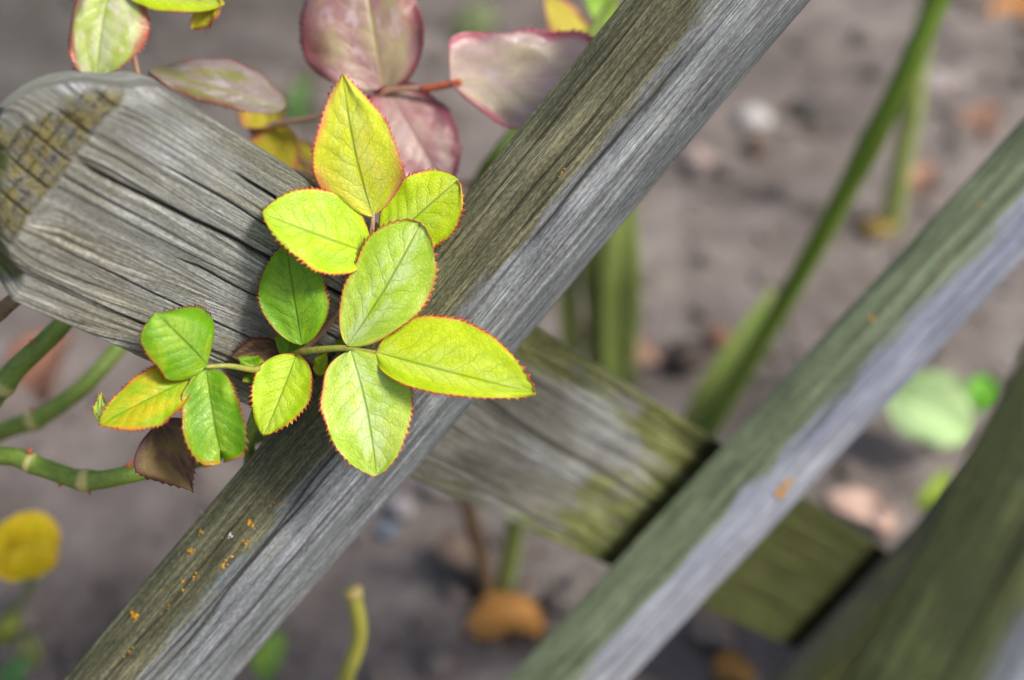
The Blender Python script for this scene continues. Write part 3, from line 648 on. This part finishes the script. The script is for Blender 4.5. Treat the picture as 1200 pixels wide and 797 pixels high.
cane([(-120, 545, .64), (0, 534, .62), (50, 548, .615), (103, 563, .612), (170, 552, .615), (232, 538, .63), (330, 500, .68), (430, 470, .72)], [.0042, .0042, .0042, .0042, .004, .004, .004, .004], [(.42, .26, .022), (.24, .14, .02)], 'kinked green cane crossing below the bright leaves, lowest of the three', thorns=[(104, 572, .61, 2, 10), (35, 530, .613, 2, -7), (150, 546, .611, 5, -8), (72, 564, .612, -3, 8)])
t = thing('twig', PX(-60, 400, .60), 'brown twig poking out under the slat end at left edge', 'twig')
tube('stem', [PX(-60, 405, .60), PX(-8, 372, .60), PX(16, 352, .60), PX(60, 320, .61)], [.0035, .0035, .0032, .003], TWIG, t)

# ---- cut yellow-green stub at the bottom
t = thing('cut_stem', GR(370, 860), 'yellow-green cut stem rising at the bottom edge', 'stem')
tube('stem', [GR(370, 860), PX(385, 850, .9), PX(404, 797, .80), PX(421, 745, .77), PX(414, 692, .75)], [.005, .005, .0046, .0044, .0042], CANE2, t, knots=[(1, .25, .03)])

# ---- yellow flower at the left edge
def petal_flower():
    c = PX(26, 640, .86)
    t = thing('yellow_flower', GR(15, 720), 'blurred round yellow flower at the left edge', 'flower')
    tube('stem', [GR(15, 720), GR(15, 720) * .5 + c * .5 + np.array([.01, 0, 0]), c], [.003, .003, .0025], SPAL, t)
    m = mat_leaf('petal_yellow', (.95, .76, .004), (.95, .72, .004), (.93, .62, .01), (.93, .6, .01), (.8, .55, .01),   .3, .5, .1, .3)
    for (B, T, a, b_, s_) in [((30, 672, .865), (20, 602, .85), 30, 30, 1), ((30, 672, .86), (44, 604, .845), 24, 24, 2), ((34, 674, .85), (4, 618, .845), 26, 26, 3),
                             ((28, 676, .845), (48, 628, .84), 24, 24, 4), ((32, 677, .84), (14, 640, .835), 24, 24, 5), ((32, 677, .838), (38, 640, .83), 24, 22, 6)]:
        leaflet(t, B, T, a, b_, m, 60 + s_, bow=.12, fold=.15, p=.6, b=.35, nh=(.5, .45, .75), teeth=8, tamp=.0002, name='petal')
petal_flower()

# ---- plants behind, right half
def plant_stem(path, rad, mat, name, label, cat='stem', grounded=True):
    P = [PX(*q) for q in path]
    t = thing(name, P[0], label, cat); tube('stem', P, rad, mat, t, knots=[(.55, .15, .03)]); return t
def leaf_blade(path, hw, mat, name, label, cat='leaf blade', nh=(0, .1, 1), parent=None):
    """long strap leaf with a keel; path of (u, v, depth), hw half widths in metres"""
    S = spline(np.column_stack([np.array([PX(*q) for q in path]), np.array(hw)]), 10); C, h = S[:, :3], S[:, 3]
    T = np.gradient(C, axis=0); T /= np.linalg.norm(T, axis=1)[:, None]; n = wv(nh); V = []; nn = len(C)
    for i in range(nn):
        s_ = np.cross(n, T[i]); s_ /= np.linalg.norm(s_); m = np.cross(T[i], s_)
        for q in (-1, -.5, 0, .5, 1): V.append(C[i] + s_ * q * h[i] + m * (abs(q) * h[i] * .45))
    V = np.array(V); f = np.repeat(np.linspace(0, 1, nn), 5)
    o = mesh_obj(name, V, gridfaces(nn, 5), mat, parent, origin=V[:5].mean(0), attrs={'l': np.stack([f, np.tile([-.9, -.5, 0, .5, .9], nn), f * 0], -1)})
    sm = o.modifiers.new('thickness', 'SOLIDIFY'); sm.thickness = .0008; sm.offset = 0
    if parent is None: tag(o, label, cat)
    return o
gd = gdepth(830, 505)
plant_stem([(822, 520, gd), (860, 455, gd - .12), (950, 300, gd - .28), (1040, 130, gd - .38), (1100, 0, gd - .42), (1140, -90, gd - .44)], [.009, .0086, .0082, .0078, .0074, .007], SGRN, 'green_stem', 'tall dark green stem leaning right between the two slats')
gd2 = gdepth(1045, 265)
plant_stem([(1043, 268, gd2), (1052, 215, gd2 - .06), (1066, 140, gd2 - .12), (1078, 60, gd2 - .18), (1096, -40, gd2 - .25)], [.013, .012, .011, .010, .008], SPAL, 'green_stem', 'short pale green stem just right of the tall dark one')
gd3 = gdepth(800, 520)
leaf_blade([(806, 510, gd3), (835, 455, gd3 - .05), (868, 400, gd3 - .08), (905, 340, gd3 - .1)], [.012, .013, .010, .003], SPAL, 'leaf_blade', 'pale green leaf blade at the foot of the tall stem')
gd4 = gdepth(700, 460)
clump = thing('strap_leaf_clump', PX(700, 470, gd4), 'upright green strap leaves between the first slat and crossing slat', 'plant')
for (x0, x1, wd, m_, y1) in [(672, 664, .010, STRP, 250), (697, 705, .012, STRP, 200), (722, 728, .018, SPAL, 190), (712, 690, .010, STRP, 230)]:
    leaf_blade([(x0, 470, gd4), ((x0 + x1) / 2, 380, gd4 - .08), (x1, 300, gd4 - .14), (x1 + 6, y1, gd4 - .18)], [wd * .7, wd, wd * .9, .003], m_, 'leaf_blade', '', parent=clump)
gd5 = gdepth(570, 700)
plant_stem([(575, 712, gd5), (566, 660, gd5 - .04), (550, 600, gd5 - .10), (540, 540, gd5 - .14)], [.007, .006, .006, .005], TWIG, 'brown_stem', 'dark brown stem disappearing behind the crossing slat', 'stem')
plant_stem([(590, 690, gd5), (600, 640, gd5 - .05), (608, 590, gd5 - .10), (612, 540, gd5 - .14)], [.008, .008, .007, .005], SPAL, 'green_stem', 'short yellow-green stem below the crossing slat', 'stem')

# ------------------------------------------------------------------ small things on the soil
def dleaf(u, v, w_px, h_px, col, seed, label, lift=.012, ang=None, name='fallen_leaf', cat='leaf', group='dead leaves on the soil', tilt=(0, .8, .6)):
    d = gdepth(u, v) - lift * 1.5
    m = mat_leaf('leaf_' + name + '_%d' % seed, col, sc(col, 1.25), sc(col, .6), sc(col, .5), sc(col, .6), .2, .6, .2, .5)
    a = math.radians(ang or 0); L = w_px / 2
    B = (u - L * math.cos(a), v + L * math.sin(a), d); T = (u + L * math.cos(a), v - L * math.sin(a), d)
    o = leaflet(None, B, T, h_px / 2, h_px / 2, m, seed, bow=.14, fold=.3, nh=tilt, teeth=9, tamp=.004, wav=.010, name=name, b=.6, p=.45)
    return tag(o, label, cat, group)
dleaf(592, 735, 96, 42, (.52, .24, .05), 71, 'orange dead leaf on the soil below the crossing slat', ang=4)
dleaf(1008, 605, 88, 34, (.66, .46, .36), 72, 'pinkish dry leaf beside the end of the crossing slat', ang=-30)
dleaf(60, 432, 100, 78, (.36, .17, .10), 73, 'terracotta dead leaf behind the canes at left', ang=65)
dleaf(1188, 20, 60, 60, (.55, .24, .06), 74, 'orange dead leaf in the top right corner', ang=80)
dleaf(1085, 212, 44, 30, (.48, .27, .18), 75, 'small tan leaf right of the pale stem', ang=60)
dleaf(1030, 268, 34, 26, (.50, .34, .08), 76, 'small ochre leaf at the foot of the pale stem', ang=20)
dleaf(1150, 150, 70, 36, (.36, .20, .13), 77, 'russet dry leaf behind the right slat', ang=55)
dleaf(752, 426, 50, 34, (.36, .22, .15), 78, 'brown leaf right of the strap leaves', ang=10)
dleaf(690, 395, 30, 24, (.3, .2, .15), 79, 'tiny brown leaf between strap leaves', ang=30)
dleaf(530, 440 + 210, 50, 30, (.24, .17, .13), 80, 'dull brown leaf below the crossing slat, left of the stems', ang=-30)
dleaf(835, 745, 60, 40, (.28, .22, .18), 81, 'pale dry leaf between the two right slats at the bottom', ang=-25)
dleaf(860, 790, 50, 26, (.55, .28, .06), 82, 'orange scrap of leaf at the bottom between two slats', ang=5)
dleaf(345, 440 + 130, 40, 26, (.3, .2, .16), 83, 'brown crumb of leaf beside the first slat', ang=5)
gl = 'green leaves low on the soil'
dleaf(1088, 484, 112, 84, (.38, .54, .24), 91, 'pale mint-green leaf between second and foreground slat', ang=-28, lift=.05, name='low_leaf', group=gl, tilt=(0, .3, 1))
dleaf(1152, 460, 44, 46, (.14, .42, .02), 92, 'vivid green leaf right of the mint-green leaf', ang=70, lift=.04, name='low_leaf', group=gl, tilt=(0, .3, 1))
dleaf(318, 768, 62, 34, (.26, .44, .08), 93, 'light green leaf under the first slat at the bottom', ang=65, lift=.04, name='low_leaf', group=gl, tilt=(0, .3, 1))
dleaf(14, 733, 44, 26, (.33, .38, .06), 94, 'yellow-green leaf below the yellow flower', ang=75, lift=.03, name='low_leaf', group=gl, tilt=(0, .3, 1))
dleaf(38, 762, 40, 24, (.3, .34, .12), 95, 'dull olive leaf in the bottom left corner', ang=100, lift=.03, name='low_leaf', group=gl, tilt=(0, .3, 1))
dleaf(18, 790, 46, 26, (.12, .30, .10), 96, 'dark green leaf at the very bottom left', ang=60, lift=.03, name='low_leaf', group=gl, tilt=(0, .3, 1))
dleaf(560, 30, 60, 40, (.16, .2, .08), 97, 'dim olive weed leaf behind the pink leaf', ang=30, lift=.03, name='low_leaf', group=gl, tilt=(0, .3, 1))
dleaf(355, 120, 60, 26, (.10, .22, .04), 98, 'dim green weed leaf between lime leaf and mauve leaf', ang=80, lift=.03, name='low_leaf', group=gl, tilt=(0, .3, 1))
dleaf(1095, 575, 60, 26, (.30, .42, .05), 99, 'yellow-green leaf peeping out beside the foreground slat', ang=50, lift=.06, name='low_leaf', group=gl, tilt=(0, .3, 1))

def pebble(u, v, px, col, seed, label, name='pebble', cat='pebble', flat=.7):
    rs = np.random.RandomState(seed); c = GR(u, v); r = px / 2 / FX * gdepth(u, v)
    nl, nm = 9, 14; V = []
    for i in range(nl):
        th = math.pi * (i + .5) / nl
        for j in range(nm):
            q = 2 * math.pi * j / nm; d = np.array([math.sin(th) * math.cos(q), math.sin(th) * math.sin(q) * .85, math.cos(th) * flat])
            V.append(c + (0, 0, r * flat * .55) + d * r * (1 + .22 * (vnoise(d[0] * 1.7 + seed + 5, d[1] * 1.7 + d[2] + 9, seed % 40) - .5) * 2))
    F = gridfaces(nl, nm, True).tolist() + [list(range(nm))[::-1], list(range((nl - 1) * nm, nl * nm))]
    o = mesh_obj(name, np.array(V), F, simple(name + '_mat_%d' % seed, col, .85, .2, 80), origin=c)
    return tag(o, label, cat, 'stones and clods on the soil')
pebble(882, 146, 42, (.46, .44, .42), 1, 'white pebble on the soil right of the first slat')
pebble(815, 192, 40, (.36, .28, .25), 2, 'pinkish pebble close to the first slat')
pebble(884, 178, 34, (.10, .07, .055), 3, 'dark brown clod just below the white pebble', 'clod', 'clod')
pebble(942, 138, 44, (.07, .065, .06), 4, 'dark lump standing in for a shaded hollow right of the white pebble', 'clod', 'clod')  # dark lump put in for the shade of a hollow in the soil
pebble(908, 238, 38, (.10, .085, .08), 5, 'dark clod left of the tall green stem', 'clod', 'clod')
pebble(1092, 105, 46, (.30, .26, .25), 6, 'pale grey stone right of the tall green stem')
pebble(1120, 100, 30, (.36, .31, .28), 7, 'small pale stone near the right slat')
pebble(470, 600, 34, (.32, .30, .30), 8, 'grey pebble just right of the first slat, below the leaves')
pebble(515, 575, 30, (.40, .37, .35), 9, 'light pebble under the lower edge of the crossing slat')
pebble(455, 625, 30, (.17, .20, .24), 10, 'bluish pebble just right of the first slat')
pebble(805, 425, 50, (.08, .06, .05), 11, 'dark clod at the foot of the pale leaf blade', 'clod', 'clod')
pebble(840, 400, 36, (.22, .12, .08), 12, 'reddish brown clod above the pale leaf blade', 'clod', 'clod')
pebble(545, 690, 50, (.07, .055, .045), 13, 'dark clod at the foot of the brown stem', 'clod', 'clod')

# ---- leaf litter: dry flakes and bits of twig, too many to count
def litter():
    N = NT('litter'); f = N.noise(N.obj(), 9, 2, .5); f2 = N.noise(N.obj(), 130, 3, .6)
    c = N.ramp(f, [(.30, (.06, .04, .03)), (.44, (.20, .12, .075)), (.52, (.10, .085, .07)), (.60, (.34, .22, .13)), (.72, (.42, .33, .25))])
    N.put(N.b.inputs['Base Color'], N.mix(N.ma('MULTIPLY', f2, .5), c, (.09, .06, .045))); N.b.inputs['Roughness'].default_value = .9
    rs = np.random.RandomState(21); VS, FS, n0 = [], [], 0
    for i in range(620):
        x, y = rs.uniform(-1.3, 1.5), rs.uniform(.3, 3.2); z = float(soil_z(np.array(x), np.array(y))) + .005
        a = rs.rand() * 6.283; L = rs.uniform(.006, .024) if rs.rand() < .8 else rs.uniform(.03, .07)
        Wd = L * rs.uniform(.3, .8) if L < .025 else rs.uniform(.0015, .003)
        d = np.array([math.cos(a), math.sin(a), rs.uniform(-.25, .25)]); e = np.array([-math.sin(a), math.cos(a), rs.uniform(-.3, .3)])
        c0 = np.array([x, y, z])
        rim = [c0 + d * L * math.cos(q) * (.8 + .4 * rs.rand()) / 2 + e * Wd * math.sin(q) * (.8 + .4 * rs.rand()) / 2 for q in np.linspace(0, 6.283, 7, endpoint=False)]
        lo = [p - np.array([0, 0, .0012]) for p in rim]
        VS += [c0 + np.array([0, 0, Wd * .25])] + rim + lo
        for j in range(7):
            k_ = (j + 1) % 7; FS += [[n0, n0 + 1 + j, n0 + 1 + k_], [n0 + 1 + j, n0 + 8 + j, n0 + 8 + k_, n0 + 1 + k_]]
        FS.append([n0 + 8 + j for j in range(7)][::-1]); n0 += 15
    o = mesh_obj('leaf_litter', np.array(VS), FS, N.m, origin=(0, 0, 0)); o['kind'] = 'stuff'
    o['label'] = 'brown dry leaf flakes and twig bits strewn over the soil'; o['category'] = 'leaf litter'
litter()
